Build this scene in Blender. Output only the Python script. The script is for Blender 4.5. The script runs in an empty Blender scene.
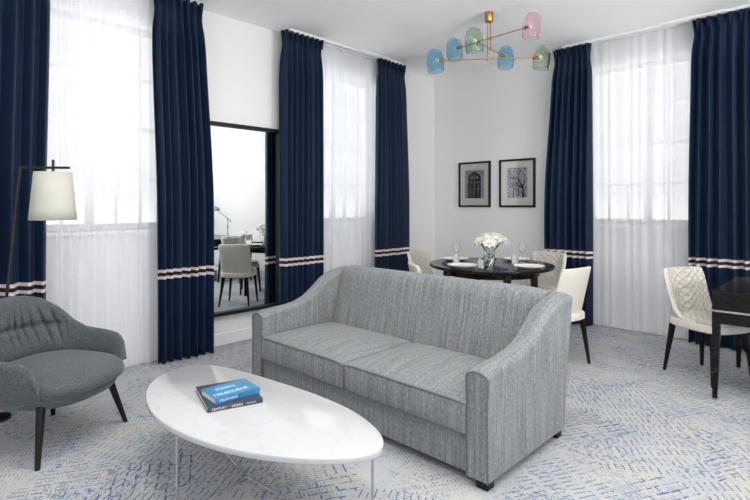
import bpy, math, random
from mathutils import Vector, Matrix, noise
R = math.radians; PI = math.pi
random.seed(7)
S = bpy.context.scene
C = S.collection

# ------------------------------------------------------------------ nodes
class NT:
    def __init__(s, name):
        s.m = bpy.data.materials.new(name); s.m.use_nodes = True
        s.t = s.m.node_tree; s.t.nodes.clear()
        s.out = s.t.nodes.new('ShaderNodeOutputMaterial')
    def n(s, typ, ins=None, **kw):
        nd = s.t.nodes.new('ShaderNode' + typ)
        for k, v in kw.items(): setattr(nd, k, v)
        for k, v in (ins or {}).items(): s.put(nd.inputs[k], v)
        return nd
    def put(s, sock, v):
        if isinstance(v, bpy.types.NodeSocket): s.t.links.new(v, sock)
        else:
            if hasattr(sock.default_value, '__len__') and len(sock.default_value) == 4 and len(v) == 3: v = (*v, 1)
            sock.default_value = v
    def math(s, op, a, b=0.0, c=0.0):
        nd = s.n('Math', operation=op); s.put(nd.inputs[0], a); s.put(nd.inputs[1], b); s.put(nd.inputs[2], c)
        return nd.outputs[0]
    def mix(s, f, a, b):
        nd = s.n('Mix', data_type='RGBA'); s.put(nd.inputs[0], f); s.put(nd.inputs[6], a); s.put(nd.inputs[7], b)
        return nd.outputs[2]
    def coord(s, which='Object', scale=(1, 1, 1), rot=(0, 0, 0), loc=(0, 0, 0)):
        tc = s.n('TexCoord'); mp = s.n('Mapping', {'Scale': scale, 'Rotation': rot, 'Location': loc})
        s.t.links.new(tc.outputs[which], mp.inputs['Vector']); return mp.outputs[0]
    def noise(s, vec, scale=5, detail=2, rough=.5):
        nd = s.n('TexNoise', {'Vector': vec, 'Scale': scale, 'Detail': detail, 'Roughness': rough}); return nd.outputs[0]
    def ramp(s, f, stops):
        nd = s.n('ValToRGB'); s.put(nd.inputs[0], f); e = nd.color_ramp.elements
        while len(e) < len(stops): e.new(.5)
        for i, (p, c) in enumerate(stops): e[i].position = p; e[i].color = (*c, 1) if len(c) == 3 else c
        return nd.outputs[0]
    def bump(s, h, strength=.3, dist=.002):
        nd = s.n('Bump', {'Height': h, 'Strength': strength, 'Distance': dist}); return nd.outputs[0]
    def pbr(s, col, rough=.5, metal=0, nrm=None, **ex):
        nd = s.n('BsdfPrincipled'); s.put(nd.inputs['Base Color'], col)
        s.put(nd.inputs['Roughness'], rough); s.put(nd.inputs['Metallic'], metal)
        if nrm is not None: s.put(nd.inputs['Normal'], nrm)
        for k, v in ex.items(): s.put(nd.inputs[k.replace('_', ' ')], v)
        s.t.links.new(nd.outputs[0], s.out.inputs[0]); return s.m

def plain(name, col, rough=.5, metal=0, var=.04, **ex):
    t = NT(name); nz = t.noise(t.coord(), 14, 3)
    k = t.math('MULTIPLY_ADD', nz, var * 2, 1 - var)
    c = t.n('Mix', data_type='RGBA', blend_type='MULTIPLY'); c.inputs[0].default_value = 1
    t.put(c.inputs[6], (*col, 1)); t.t.links.new(k, c.inputs[7])
    return t.pbr(c.outputs[2], rough, metal, **ex)

M = {}
M['wall'] = plain('wall_paint', (.78, .777, .782), .9, var=.01)
M['ceiling'] = plain('ceiling_paint', (.95, .955, .97), .92, var=.01)
M['trim'] = plain('trim_paint', (.82, .82, .82), .5, var=.01)
M['winframe'] = plain('window_paint', (.78, .79, .80), .5, var=.01)
M['black_frame'] = plain('black_frame', (.010, .0095, .0095), .5, Specular_IOR_Level=.3)
M['dark_metal'] = plain('dark_bronze_metal', (.03, .026, .024), .4, .6)
M['leg_black'] = plain('black_lacquer_wood', (.006, .005, .005), .45, Specular_IOR_Level=.3)
M['chrome'] = plain('polished_chrome', (.55, .56, .58), .14, 1)
M['brass'] = plain('brushed_brass', (.50, .27, .09), .3, 1)
M['leather'] = plain('cream_leather', (.67, .64, .58), .5, var=.03)
M['china'] = plain('white_china', (.85, .85, .84), .18, var=.01)
M['napkin'] = plain('navy_napkin', (.02, .04, .10), .85)
M['petal'] = plain('cream_petal', (.93, .93, .84), .6, var=.08, Subsurface_Weight=.0)
M['green'] = plain('stem_green', (.10, .20, .035), .5, var=.2)
M['mat'] = plain('picture_mat', (.80, .79, .73), .9, var=.01)
M['print_dark'] = plain('print_black', (.02, .02, .022), .8)
M['paper'] = plain('book_pages', (.72, .70, .60), .9)
M['book_navy'] = plain('book_cover_charcoal', (.035, .045, .075), .35)
M['ink_white'] = plain('lettering_white', (.75, .75, .72), .6)
M['ink_red'] = plain('lettering_red', (.5, .06, .03), .6)
M['shade'] = None

def wood():
    t = NT('espresso_wood'); v = t.coord(scale=(3, 30, 30)); nz = t.noise(v, 2.5, 4, .6)
    return t.pbr(t.ramp(nz, [(.3, (.004, .0035, .0035)), (.75, (.011, .009, .009))]), .22, Specular_IOR_Level=.22)
M['wood'] = wood()

def quartz():
    t = NT('white_quartz'); v = t.coord()
    a = t.noise(v, 22, 5, .6); b = t.noise(v, 3, 3)
    c = t.mix(t.math('MULTIPLY', t.math('GREATER_THAN', a, .6), .25), (.52, .53, .54), (.43, .44, .45))
    c = t.mix(t.math('MULTIPLY', b, .2), c, (.48, .49, .50))
    return t.pbr(c, .05)
M['quartz'] = quartz()

def glass_pane(name, tint=(.98, .99, .99), refl=.6):
    t = NT(name); a = t.n('BsdfTransparent', {'Color': tint}); g = t.n('BsdfGlossy', {'Roughness': .02})
    lw = t.n('LayerWeight', {'Blend': .5}); k = t.math('MULTIPLY', t.math('MULTIPLY_ADD', t.math('POWER', lw.outputs['Facing'], 5), .92, .045), refl)
    m = t.n('MixShader'); t.t.links.new(k, m.inputs[0]); t.t.links.new(a.outputs[0], m.inputs[1]); t.t.links.new(g.outputs[0], m.inputs[2])
    t.t.links.new(m.outputs[0], t.out.inputs[0]); return t.m
M['pane'] = glass_pane('window_glass')
M['pic_glass'] = glass_pane('picture_glass', refl=2.6)
M['mirror'] = NT('mirror_silver').pbr((.86, .89, .88), .0, 1)

def solid_glass(name, col, rough=.0, ior=1.45):
    t = NT(name); return t.pbr(col, rough, 0, IOR=ior, Transmission_Weight=1.0)
M['glass'] = solid_glass('clear_glass', (.98, 1, 1))
M['glass_blue'] = solid_glass('blue_tinted_glass', (.58, .81, .92), ior=1.3)
M['glass_green'] = solid_glass('green_tinted_glass', (.76, .84, .74), ior=1.3)
M['glass_pink'] = solid_glass('pink_tinted_glass', (1, .82, .86), ior=1.3)
M['water'] = solid_glass('water', (.85, .95, .85), ior=1.33)
M['bulb'] = plain('frosted_bulb', (.9, .9, .88), .4)

def sheer():
    t = NT('sheer_voile'); uv = t.coord('UV', (900, 900, 1))
    a = t.n('BsdfTransparent', {'Color': (1, 1, 1)}); d = t.n('BsdfDiffuse', {'Color': (.94, .945, .985)})
    tr = t.n('BsdfTranslucent', {'Color': (.93, .94, .97)})
    m1 = t.n('MixShader'); m1.inputs[0].default_value = .5
    t.t.links.new(d.outputs[0], m1.inputs[1]); t.t.links.new(tr.outputs[0], m1.inputs[2])
    nz = t.noise(t.coord('UV', (120, 6, 1)), 1, 2); k = t.math('MULTIPLY_ADD', nz, .10, .57)
    m2 = t.n('MixShader'); t.t.links.new(k, m2.inputs[0])
    t.t.links.new(a.outputs[0], m2.inputs[1]); t.t.links.new(m1.outputs[0], m2.inputs[2])
    t.t.links.new(m2.outputs[0], t.out.inputs[0]); return t.m
M['sheer'] = sheer()

def drape():
    t = NT('navy_drape'); tc = t.n('TexCoord'); sp = t.n('SeparateXYZ'); t.t.links.new(tc.outputs['Object'], sp.inputs[0])
    z = sp.outputs[2]
    def band(c, w): return t.math('LESS_THAN', t.math('ABSOLUTE', t.math('SUBTRACT', z, c)), w)
    uvn = t.noise(t.coord('UV', (300, 3, 1)), 1, 2)
    base = t.mix(uvn, (.003, .010, .032), (.005, .018, .052))
    c = t.mix(band(.760, .046), base, (.020, .010, .018))
    pink = t.mix(t.noise(t.coord('UV', (60, 60, 1)), 1, 1), (.62, .50, .48), (.80, .78, .80))
    c = t.mix(band(.788, .0125), c, pink); c = t.mix(band(.733, .0125), c, pink)
    return t.pbr(c, .62, Specular_IOR_Level=.25, Sheen_Weight=.08, Sheen_Roughness=.4, Sheen_Tint=(.35, .5, .8, 1))
M['drape'] = drape()

def upholstery():
    t = NT('grey_herringbone_upholstery')
    w = t.noise(t.coord('UV', (5, 5, 1)), 1, 1)
    a = t.noise(t.coord('UV', (55, 2.5, 1)), 1, 3, .65)
    b = t.noise(t.coord('UV', (330, 160, 1)), 1, 2, .7)
    c = t.noise(t.coord('UV', (130, 45, 1), loc=(3, 7, 0)), 1, 2, .6)
    f = t.math('ADD', t.math('MULTIPLY', a, .30), t.math('ADD', t.math('MULTIPLY', b, .45), t.math('MULTIPLY', c, .30)))
    col = t.ramp(f, [(.38, (.070, .077, .084)), (.50, (.165, .176, .186)), (.60, (.28, .292, .30)), (.70, (.50, .51, .51))])
    return t.pbr(col, .9, nrm=t.bump(b, .5, .002), Sheen_Weight=.12)
M['sofa'] = upholstery()
M['piping'] = plain('grey_piping', (.13, .14, .148), .9)

def tweed():
    t = NT('slate_tweed'); v = t.coord()
    b = t.noise(v, 260, 2, .8); a = t.noise(v, 120, 2, .6)
    f = t.math('ADD', t.math('MULTIPLY', a, .4), t.math('MULTIPLY', b, .6))
    col = t.ramp(f, [(.34, (.032, .038, .043)), (.5, (.070, .082, .091)), (.66, (.15, .17, .185))])
    return t.pbr(col, .95, nrm=t.bump(b, .5, .002), Sheen_Weight=.15)
M['tweed'] = tweed()

def quilt():
    t = NT('cream_quilted_leather'); tc = t.n('TexCoord'); sp = t.n('SeparateXYZ'); t.t.links.new(tc.outputs['UV'], sp.inputs[0])
    u, v = sp.outputs[0], sp.outputs[1]
    def saw(e):
        x = t.math('FRACT', t.math('MULTIPLY', e, 1 / .062)); return t.math('ABSOLUTE', t.math('MULTIPLY_ADD', x, 2, -1))
    p = saw(t.math('ADD', u, v)); q = saw(t.math('SUBTRACT', u, v))
    h = t.math('MULTIPLY', t.math('POWER', t.math('SUBTRACT', 1, t.math('POWER', p, 3)), .5), t.math('POWER', t.math('SUBTRACT', 1, t.math('POWER', q, 3)), .5))
    col = t.mix(t.noise(t.coord(), 9, 2), (.63, .60, .54), (.57, .54, .48))
    return t.pbr(col, .5, nrm=t.bump(h, .9, .011))
M['quilt'] = quilt()

def lampshade():
    t = NT('cream_linen_shade'); v = t.coord(scale=(1, 1, 1)); nz = t.noise(v, 160, 1)
    c = t.mix(nz, (.58, .575, .51), (.64, .63, .57))
    d = t.n('BsdfDiffuse', {'Color': c}); tr = t.n('BsdfTranslucent', {'Color': c}); m = t.n('MixShader'); m.inputs[0].default_value = .2
    t.t.links.new(d.outputs[0], m.inputs[1]); t.t.links.new(tr.outputs[0], m.inputs[2]); t.t.links.new(m.outputs[0], t.out.inputs[0]); return t.m
M['shade'] = lampshade()

def carpet():
    t = NT('patterned_carpet'); base = t.coord()
    wob = t.n('TexNoise', {'Vector': base, 'Scale': 9.0, 'Detail': 5.0, 'Roughness': .6})
    ws = t.n('VectorMath', operation='SUBTRACT'); t.t.links.new(wob.outputs[1], ws.inputs[0]); ws.inputs[1].default_value = (.5, .5, .5)
    wm = t.n('VectorMath', operation='SCALE'); t.t.links.new(ws.outputs[0], wm.inputs[0]); wm.inputs['Scale'].default_value = .035
    wa = t.n('VectorMath', operation='ADD'); t.t.links.new(base, wa.inputs[0]); t.t.links.new(wm.outputs[0], wa.inputs[1])
    P = wa.outputs[0]
    def rotated(deg, loc=(0, 0, 0)):
        mp = t.n('Mapping', {'Rotation': (0, 0, R(deg)), 'Location': loc}); t.t.links.new(P, mp.inputs[0]); return mp.outputs[0]
    vor = t.n('TexVoronoi', {'Vector': rotated(20), 'Scale': 1.5, 'Randomness': .8}, distance='MANHATTAN')
    cell = t.n('SeparateColor'); t.t.links.new(vor.outputs['Color'], cell.inputs[0])
    def stripes(deg, per, duty, dash, thr, seed):
        v = rotated(deg, (seed, seed * 2, 0)); sp = t.n('SeparateXYZ'); t.t.links.new(v, sp.inputs[0])
        y = t.math('MULTIPLY', sp.outputs[1], 1 / per); line = t.math('LESS_THAN', t.math('FRACT', y), duty)
        cb = t.n('CombineXYZ'); t.put(cb.inputs[0], t.math('MULTIPLY', sp.outputs[0], dash)); t.put(cb.inputs[1], t.math('MULTIPLY', t.math('FLOOR', y), 7.31))
        nz = t.noise(cb.outputs[0], 1, 2, .7)
        xr = t.math('FRACT', t.math('ADD', t.math('MULTIPLY', sp.outputs[0], 1 / (per * 3.1)), t.math('MULTIPLY', t.noise(v, 3, 2), 1.2)))
        return t.math('MULTIPLY', t.math('MULTIPLY', line, t.math('LESS_THAN', xr, .72)), t.math('GREATER_THAN', nz, thr))
    def bricks(deg, w, h, mort, seed, squash=1):
        b = t.n('TexBrick', {'Vector': rotated(deg, (seed, seed * 1.7, 0)), 'Scale': 1.0, 'Mortar Size': mort, 'Mortar Smooth': 0.0, 'Brick Width': w, 'Row Height': h, 'Bias': 0.0}, offset=.5)
        return b.outputs['Fac']
    def region(scale, thr, seed, soft=.06):
        mp = t.n('Mapping', {'Location': (seed, seed * .7, seed * 1.3)}); t.t.links.new(P, mp.inputs[0])
        nz = t.noise(mp.outputs[0], scale, 2, .55)
        mr = t.n('MapRange', {'Value': nz, 'From Min': thr - soft, 'From Max': thr + soft}); return mr.outputs[0]
    mul = lambda *a: a[0] if len(a) == 1 else t.math('MULTIPLY', a[0], mul(*a[1:]))
    c1 = t.math('GREATER_THAN', cell.outputs[0], .5); c2 = t.math('SUBTRACT', 1, c1)
    c3 = t.math('GREATER_THAN', cell.outputs[1], .4)
    fine = t.math('ADD', mul(stripes(28, .018, .34, 40, .47, 1), c1), mul(stripes(-35, .018, .34, 40, .47, 4), c2))
    coarse = t.math('ADD', mul(stripes(-62, .034, .20, 20, .44, 2), c1), mul(stripes(55, .034, .20, 20, .44, 6), c2))
    coarse = mul(coarse, c3)
    lad = t.math('ADD', mul(bricks(-62, .17, .055, .0042, 3), c1), mul(bricks(28, .15, .05, .0042, 5), c2))
    brk = region(26, .47, 9, .05)
    ladder = mul(lad, t.math('GREATER_THAN', cell.outputs[2], .45), brk, region(2.2, .5, 3))
    blot = mul(region(34, .585, 11, .03), region(3.2, .52, 17))
    ground = t.mix(t.noise(P, 2.4, 3), (.45, .448, .45), (.53, .528, .535))
    ground = t.mix(mul(region(5, .52, 21), .55), ground, (.53, .505, .45))
    ground = t.mix(t.math('MULTIPLY', t.math('GREATER_THAN', t.noise(base, 150, 2), .56), .45), ground, (.32, .32, .35))
    haze = t.mix(mul(region(4.5, .52, 31, .1), .5), ground, (.38, .42, .48))
    col = t.mix(mul(fine, region(3, .43, 13, .12), .72), haze, (.12, .145, .20))
    col = t.mix(mul(coarse, .8), col, (.07, .12, .21))
    col = t.mix(mul(ladder, .95), col, (.045, .10, .22))
    col = t.mix(mul(blot, .65), col, (.09, .17, .30))
    return t.pbr(col, .97, nrm=t.bump(t.noise(base, 330, 1), .5, .003))
M['carpet'] = carpet()

def print_grey():
    t = NT('print_stone'); nz = t.noise(t.coord(), 60, 4, .7)
    return t.pbr(t.ramp(nz, [(.35, (.12, .14, .15)), (.6, (.5, .53, .53))]), .8)
M['print_grey'] = print_grey()
def print_tree():
    t = NT('print_snow'); nz = t.noise(t.coord(), 45, 5, .8)
    return t.pbr(t.ramp(nz, [(.42, (.10, .10, .13)), (.56, (.62, .61, .66))]), .8)
M['print_tree'] = print_tree()
def blue_cover():
    t = NT('book_cover_blue'); nz = t.noise(t.coord(scale=(4, 30, 1)), 1, 3)
    return t.pbr(t.ramp(nz, [(.3, (.012, .12, .27)), (.7, (.05, .27, .50))]), .3)
M['book_blue'] = blue_cover()
M['pale_ink'] = plain('lettering_pale', (.55, .72, .82), .5)

# ------------------------------------------------------------------ mesh helpers
class MB:
    def __init__(s): s.v = []; s.f = []; s.uv = {}; s.mi = {}
    def add(s, vs, fs, mi=0, uvs=None):
        o = len(s.v); s.v += [tuple(v) for v in vs]
        for k, f in enumerate(fs):
            if mi: s.mi[len(s.f)] = mi
            if uvs: s.uv[len(s.f)] = [uvs[i] for i in f]
            s.f.append([i + o for i in f])
    def box(s, x0, x1, y0, y1, z0, z1, mi=0):
        vs = [(x, y, z) for z in (z0, z1) for y in (y0, y1) for x in (x0, x1)]
        s.add(vs, [(0, 2, 3, 1), (4, 5, 7, 6), (0, 1, 5, 4), (2, 6, 7, 3), (0, 4, 6, 2), (1, 3, 7, 5)], mi)
    def grid(s, rows, closeu=False, closev=False, capu=False, uvs=None, mi=0):
        n, m = len(rows), len(rows[0]); vs = [p for r in rows for p in r]; fs = []
        for i in range(n if closeu else n - 1):
            for j in range(m if closev else m - 1):
                fs.append((i * m + j, i * m + (j + 1) % m, ((i + 1) % n) * m + (j + 1) % m, ((i + 1) % n) * m + j))
        if capu: fs += [tuple(range(m))[::-1], tuple((n - 1) * m + j for j in range(m))]
        s.add(vs, fs, mi, [q for r in uvs for q in r] if uvs else None)
    def tube(s, pts, r, n=8, closed=False, cap=True):
        pts = [Vector(p) for p in pts]; rr = r if isinstance(r, (list, tuple)) else [r] * len(pts)
        rows = []; prev = None; N = len(pts)
        for i, p in enumerate(pts):
            if closed: d = pts[(i + 1) % N] - pts[i - 1]
            else: d = pts[min(i + 1, N - 1)] - pts[max(i - 1, 0)]
            d.normalize()
            if prev is None: a = d.orthogonal().normalized()
            else:
                a = prev - d * prev.dot(d)
                a = a.normalized() if a.length > 1e-6 else d.orthogonal().normalized()
            prev = a; b = d.cross(a)
            rows.append([p + (a * math.cos(2 * PI * k / n) + b * math.sin(2 * PI * k / n)) * rr[i] for k in range(n)])
        s.grid(rows, closeu=closed, closev=True, capu=(cap and not closed))
    def lathe(s, prof, n=24, c=(0, 0, 0), axis='z'):
        rows = []
        for r, z in prof:
            ring = []
            for k in range(n):
                a = 2 * PI * k / n
                ring.append((c[0] + r * math.cos(a), c[1] + r * math.sin(a), c[2] + z))
            rows.append(ring)
        s.grid(rows, closev=True, capu=True)
    def xf(s, mat): s.v = [tuple(mat @ Vector(v)) for v in s.v]; return s
    def boxuv(s, rot90top=False):
        vs = [Vector(v) for v in s.v]
        for k, f in enumerate(s.f):
            a = vs[f[0]]; nrm = Vector((0, 0, 0))
            for i in range(1, len(f) - 1): nrm += (vs[f[i]] - a).cross(vs[f[i + 1]] - a)
            x, y, z = abs(nrm.x), abs(nrm.y), abs(nrm.z)
            if z >= x and z >= y: s.uv[k] = [(vs[i].x, vs[i].y) for i in f]
            elif x >= y: s.uv[k] = [(vs[i].y + 5, vs[i].z) for i in f]
            else: s.uv[k] = [(vs[i].x, vs[i].z + 9) for i in f]
        return s

def build(name, mb, mats, parent=None, smooth=True, loc=None, bevel=0, angle=40, solid=0, sub=0, bseg=2):
    me = bpy.data.meshes.new(name); me.from_pydata(mb.v, [], mb.f)
    for m in (mats if isinstance(mats, (list, tuple)) else [mats]): me.materials.append(m)
    for k, i in mb.mi.items(): me.polygons[k].material_index = i
    if mb.uv:
        L = me.uv_layers.new(name='UVMap')
        for k, q in mb.uv.items():
            p = me.polygons[k]
            for j, li in enumerate(p.loop_indices): L.data[li].uv = q[j]
    me.update()
    o = bpy.data.objects.new(name, me); C.objects.link(o)
    if smooth: me.shade_smooth()
    if parent: o.parent = parent
    if loc: o.location = loc
    if solid: md = o.modifiers.new('solid', 'SOLIDIFY'); md.thickness = solid; md.offset = 0
    if bevel: md = o.modifiers.new('bevel', 'BEVEL'); md.width = bevel; md.segments = bseg; md.limit_method = 'ANGLE'; md.angle_limit = R(35)
    if sub: md = o.modifiers.new('sub', 'SUBSURF'); md.levels = sub; md.render_levels = sub
    if smooth and not sub:
        import bmesh
        bm = bmesh.new(); bm.from_mesh(me)
        for e in bm.edges:
            if len(e.link_faces) == 2 and e.calc_face_angle(0) > R(angle): e.smooth = False
        bm.to_mesh(me); bm.free()
    return o
def fixn(o):
    import bmesh
    bm = bmesh.new(); bm.from_mesh(o.data); bmesh.ops.recalc_face_normals(bm, faces=bm.faces); bm.to_mesh(o.data); bm.free(); return o
def tag(o, label=None, cat=None, group=None, kind=None):
    if label: o['label'] = label
    if cat: o['category'] = cat
    if group: o['group'] = group
    if kind: o['kind'] = kind
    return o
def thing(name, label, cat, loc=(0, 0, 0), rz=0, group=None):
    o = bpy.data.objects.new(name, None); C.objects.link(o); o.location = loc; o.rotation_euler = (0, 0, rz); o.empty_display_size = .1
    return tag(o, label, cat, group)
def copy_tree(o, parent=None):
    c = o.copy(); C.objects.link(c)
    if parent: c.parent = parent
    for ch in o.children: copy_tree(ch, c)
    return c
def struct(name, mb, mat, **k): return tag(build(name, mb, mat, **k), kind='structure')
def roundbox(x0, x1, y0, y1, z0, z1, r, n=(8, 8, 4), crown=0, front=0, seg=4):
    """box with rounded edges; crown puffs the top, front puffs the y0 face"""
    mb = MB()
    def ax(a, b, k):
        c = [a + r * (1 - math.cos(PI / 2 * i / seg)) for i in range(seg + 1)]
        c += [a + r + (b - a - 2 * r) * i / k for i in range(1, k)]
        c += [b - r + r * math.sin(PI / 2 * i / seg) for i in range(seg + 1)]; return c
    X, Y, Z = ax(x0, x1, n[0]), ax(y0, y1, n[1]), ax(z0, z1, n[2])
    idx = {}
    def V(i, j, k):
        key = (i, j, k)
        if key not in idx:
            p = Vector((X[i], Y[j], Z[k])); q = Vector((min(max(p.x, x0 + r), x1 - r), min(max(p.y, y0 + r), y1 - r), min(max(p.z, z0 + r), z1 - r)))
            d = p - q
            if d.length > 1e-9:
                w = max(abs(d.x), abs(d.y), abs(d.z)); p = q + d.normalized() * w
            u = (p.x - x0) / (x1 - x0) * 2 - 1; v = (p.y - y0) / (y1 - y0) * 2 - 1; t = (p.z - z0) / (z1 - z0)
            cz = crown * max(0, 1 - u ** 4) * max(0, 1 - abs(v) ** 3) * t
            cy = -front * max(0, 1 - u ** 4) * max(0, 1 - (2 * t - 1) ** 2) * max(0, (1 - v) / 2)
            idx[key] = len(mb.v); mb.v.append((p.x, p.y + cy, p.z + cz))
        return idx[key]
    a, b, c = len(X), len(Y), len(Z)
    for i in range(a - 1):
        for j in range(b - 1):
            mb.f.append([V(i, j, 0), V(i, j + 1, 0), V(i + 1, j + 1, 0), V(i + 1, j, 0)])
            mb.f.append([V(i, j, c - 1), V(i + 1, j, c - 1), V(i + 1, j + 1, c - 1), V(i, j + 1, c - 1)])
    for i in range(a - 1):
        for k in range(c - 1):
            mb.f.append([V(i, 0, k), V(i + 1, 0, k), V(i + 1, 0, k + 1), V(i, 0, k + 1)])
            mb.f.append([V(i, b - 1, k), V(i, b - 1, k + 1), V(i + 1, b - 1, k + 1), V(i + 1, b - 1, k)])
    for j in range(b - 1):
        for k in range(c - 1):
            mb.f.append([V(0, j, k), V(0, j, k + 1), V(0, j + 1, k + 1), V(0, j + 1, k)])
            mb.f.append([V(a - 1, j, k), V(a - 1, j + 1, k), V(a - 1, j + 1, k + 1), V(a - 1, j, k + 1)])
    return mb
def tapered_leg(top, bot, r0, r1, n=4, rot=PI / 4):
    mb = MB(); rows = []
    for p, r in ((bot, r1), (top, r0)):
        rows.append([(p[0] + r * math.cos(rot + 2 * PI * k / n), p[1] + r * math.sin(rot + 2 * PI * k / n), p[2]) for k in range(n)])
    mb.grid(rows, closev=True, capu=True); return mb
def sm(a, b, x): t = min(1, max(0, (x - a) / (b - a))); return t * t * (3 - 2 * t)
def interp(tab, x):
    if x <= tab[0][0]: return tab[0][1]
    for (a, p), (b, q) in zip(tab, tab[1:]):
        if x <= b: return p + (q - p) * (x - a) / (b - a)
    return tab[-1][1]

# ------------------------------------------------------------------ room
XL, YB, XR, YF, H = -4.45, 5.85, 2.7, -2.6, 3.18
T = .32
mb = MB(); mb.box(XL - T, XR + T, YF - T, YB + T, -.12, 0); struct('floor', mb, M['carpet'], smooth=False)
mb = MB(); mb.box(XL - T, XR + T, YF - T, YB + T, H, H + .15); struct('ceiling', mb, M['ceiling'], smooth=False)
SILL, HEAD = 1.14, 2.89
win = {1: ('y', .76, 1.98), 2: ('y', 3.43, 4.65), 3: ('x', -2.29, -1.07)}
def wall_run(name, along, fixed0, fixed1, a0, a1, holes, sill=SILL, head=HEAD):
    mb = MB(); cur = a0
    def b(p, q, z0, z1):
        if along == 'y': mb.box(fixed0, fixed1, p, q, z0, z1)
        else: mb.box(p, q, fixed0, fixed1, z0, z1)
    for h0, h1, s, hd in holes:
        b(cur, h0, 0, H); b(h0, h1, 0, s); b(h0, h1, hd, H); cur = h1
    b(cur, a1, 0, H); struct(name, mb, M['wall'], smooth=False)
wall_run('wall_left', 'y', XL - T, XL, YF - T, YB + T, [(.76, 1.98, SILL, HEAD), (3.43, 4.65, SILL, HEAD)])
wall_run('wall_back', 'x', YB, YB + T, XL, XR, [(-2.29, -1.07, SILL, HEAD)])
wall_run('wall_front', 'x', YF - T, YF, XL, XR, [(-.9, .9, .5, 2.9)])  # opening behind the camera, added to let more light in
wall_run('wall_right', 'y', XR, XR + T, YF - T, YB + T, [(-1.4, .6, .5, 2.9), (2.2, 3.8, .5, 2.9)])  # both openings are out of view, added for extra light
def board(name, x0, x1, y0, y1):
    mb = MB(); mb.box(x0, x1, y0, y1, 0, .115); struct(name, mb, M['trim'], smooth=False, bevel=.004)
board('baseboard_left', XL, XL + .016, YF, YB); board('baseboard_back', XL + .016, XR - .016, YB - .016, YB)
board('baseboard_right', XR - .016, XR, YF, YB); board('baseboard_front', XL + .016, XR - .016, YF, YF + .016)

def window(idx, origin, rz, w, z0, z1, cols, rows, big=False):
    """local x along the wall, local y outwards"""
    root = bpy.data.objects.new('window_%d' % idx, None); C.objects.link(root); root.location = origin; root.rotation_euler = (0, 0, rz); tag(root, kind='structure')
    h = w / 2; fr = MB(); t = .055; y0, y1 = .14, .20
    fr.box(-h, -h + t, y0, y1, z0, z1); fr.box(h - t, h, y0, y1, z0, z1); fr.box(-h + t, h - t, y0, y1, z1 - t, z1); fr.box(-h + t, h - t, y0, y1, z0, z0 + t)
    build('window_frame', fr, M['winframe'], root, smooth=False, bevel=.004)
    mu = MB(); mu.box(-.035, .035, y0 + .005, y1 - .005, z0 + t, z1 - t); build('mullion', mu, M['winframe'], root, smooth=False)
    g = MB()
    for c in range(1, cols):
        x = -h + w * c / cols
        if abs(x) > .05: g.box(x - .011, x + .011, .155, .185, z0 + t, z1 - t)
    for r in range(1, rows):
        z = z0 + (z1 - z0) * r / rows; q = .02 if (r == rows // 2) else .012
        g.box(-h + t, -.035, .156, .184, z - q, z + q); g.box(.035, h - t, .156, .184, z - q, z + q)
    build('glazing_bars', g, M['winframe'], root, smooth=False)
    p = MB(); p.box(-h + t, h - t, .168, .172, z0 + t, z1 - t); build('pane', p, M['pane'], root, smooth=False)
    s_ = MB(); s_.box(-h - .04, h + .04, -.035, .14, z0 - .03, z0); build('window_sill', s_, M['trim'], root, smooth=False, bevel=.005)
window(1, (XL, 1.37, 0), R(90), 1.22, SILL, HEAD, 6, 4)
window(2, (XL, 4.04, 0), R(90), 1.22, SILL, HEAD, 6, 4)
window(3, (-1.68, YB, 0), 0, 1.22, SILL, HEAD, 6, 4)
window(4, (0, YF, 0), R(180), 1.8, .5, 2.9, 4, 4)  # from here on: unseen windows added to brighten the room
window(5, (XR, -.4, 0), R(-90), 2.0, .5, 2.9, 4, 4)
window(6, (XR, 3.0, 0), R(-90), 1.6, .5, 2.9, 4, 4)

# ------------------------------------------------------------------ curtains
def cloth_strip(W, folds, amp, seed, top, rows, shape, wfun, afun, ppf=10, jit=1.0):
    """fabric ribbon along local x (0..W at the middle), folds in local y"""
    rnd = random.Random(seed); ph = [rnd.uniform(-1.1, 1.1) * jit for _ in range(folds + 2)]; am = [rnd.uniform(.45, 1.35) for _ in range(folds + 2)]
    out, uvs = [], []
    N = folds * ppf
    for r in range(rows + 1):
        z = .012 + (top - .012) * r / rows; row, uvr = [], []
        for i in range(N + 1):
            u = i / N; fu = u * folds; k = int(min(fu, folds - 1e-6)); fr = fu - k
            phs = ph[k] * (1 - fr) + ph[k + 1] * fr; a = am[k] * (1 - fr) + am[k + 1] * fr
            c = 2 * PI * fu + phs * 1.2 + .35 * math.sin(z * 1.3 + seed + u * 5)
            x = wfun(u, z) + shape * math.sin(2 * c) * afun(z) * .5
            y = a * amp * afun(z) * math.sin(c)
            row.append((x, y, z)); uvr.append((u * W * 2, z))
        out.append(row); uvs.append(uvr)
    mb = MB(); mb.grid(out, uvs=uvs); return mb
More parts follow.
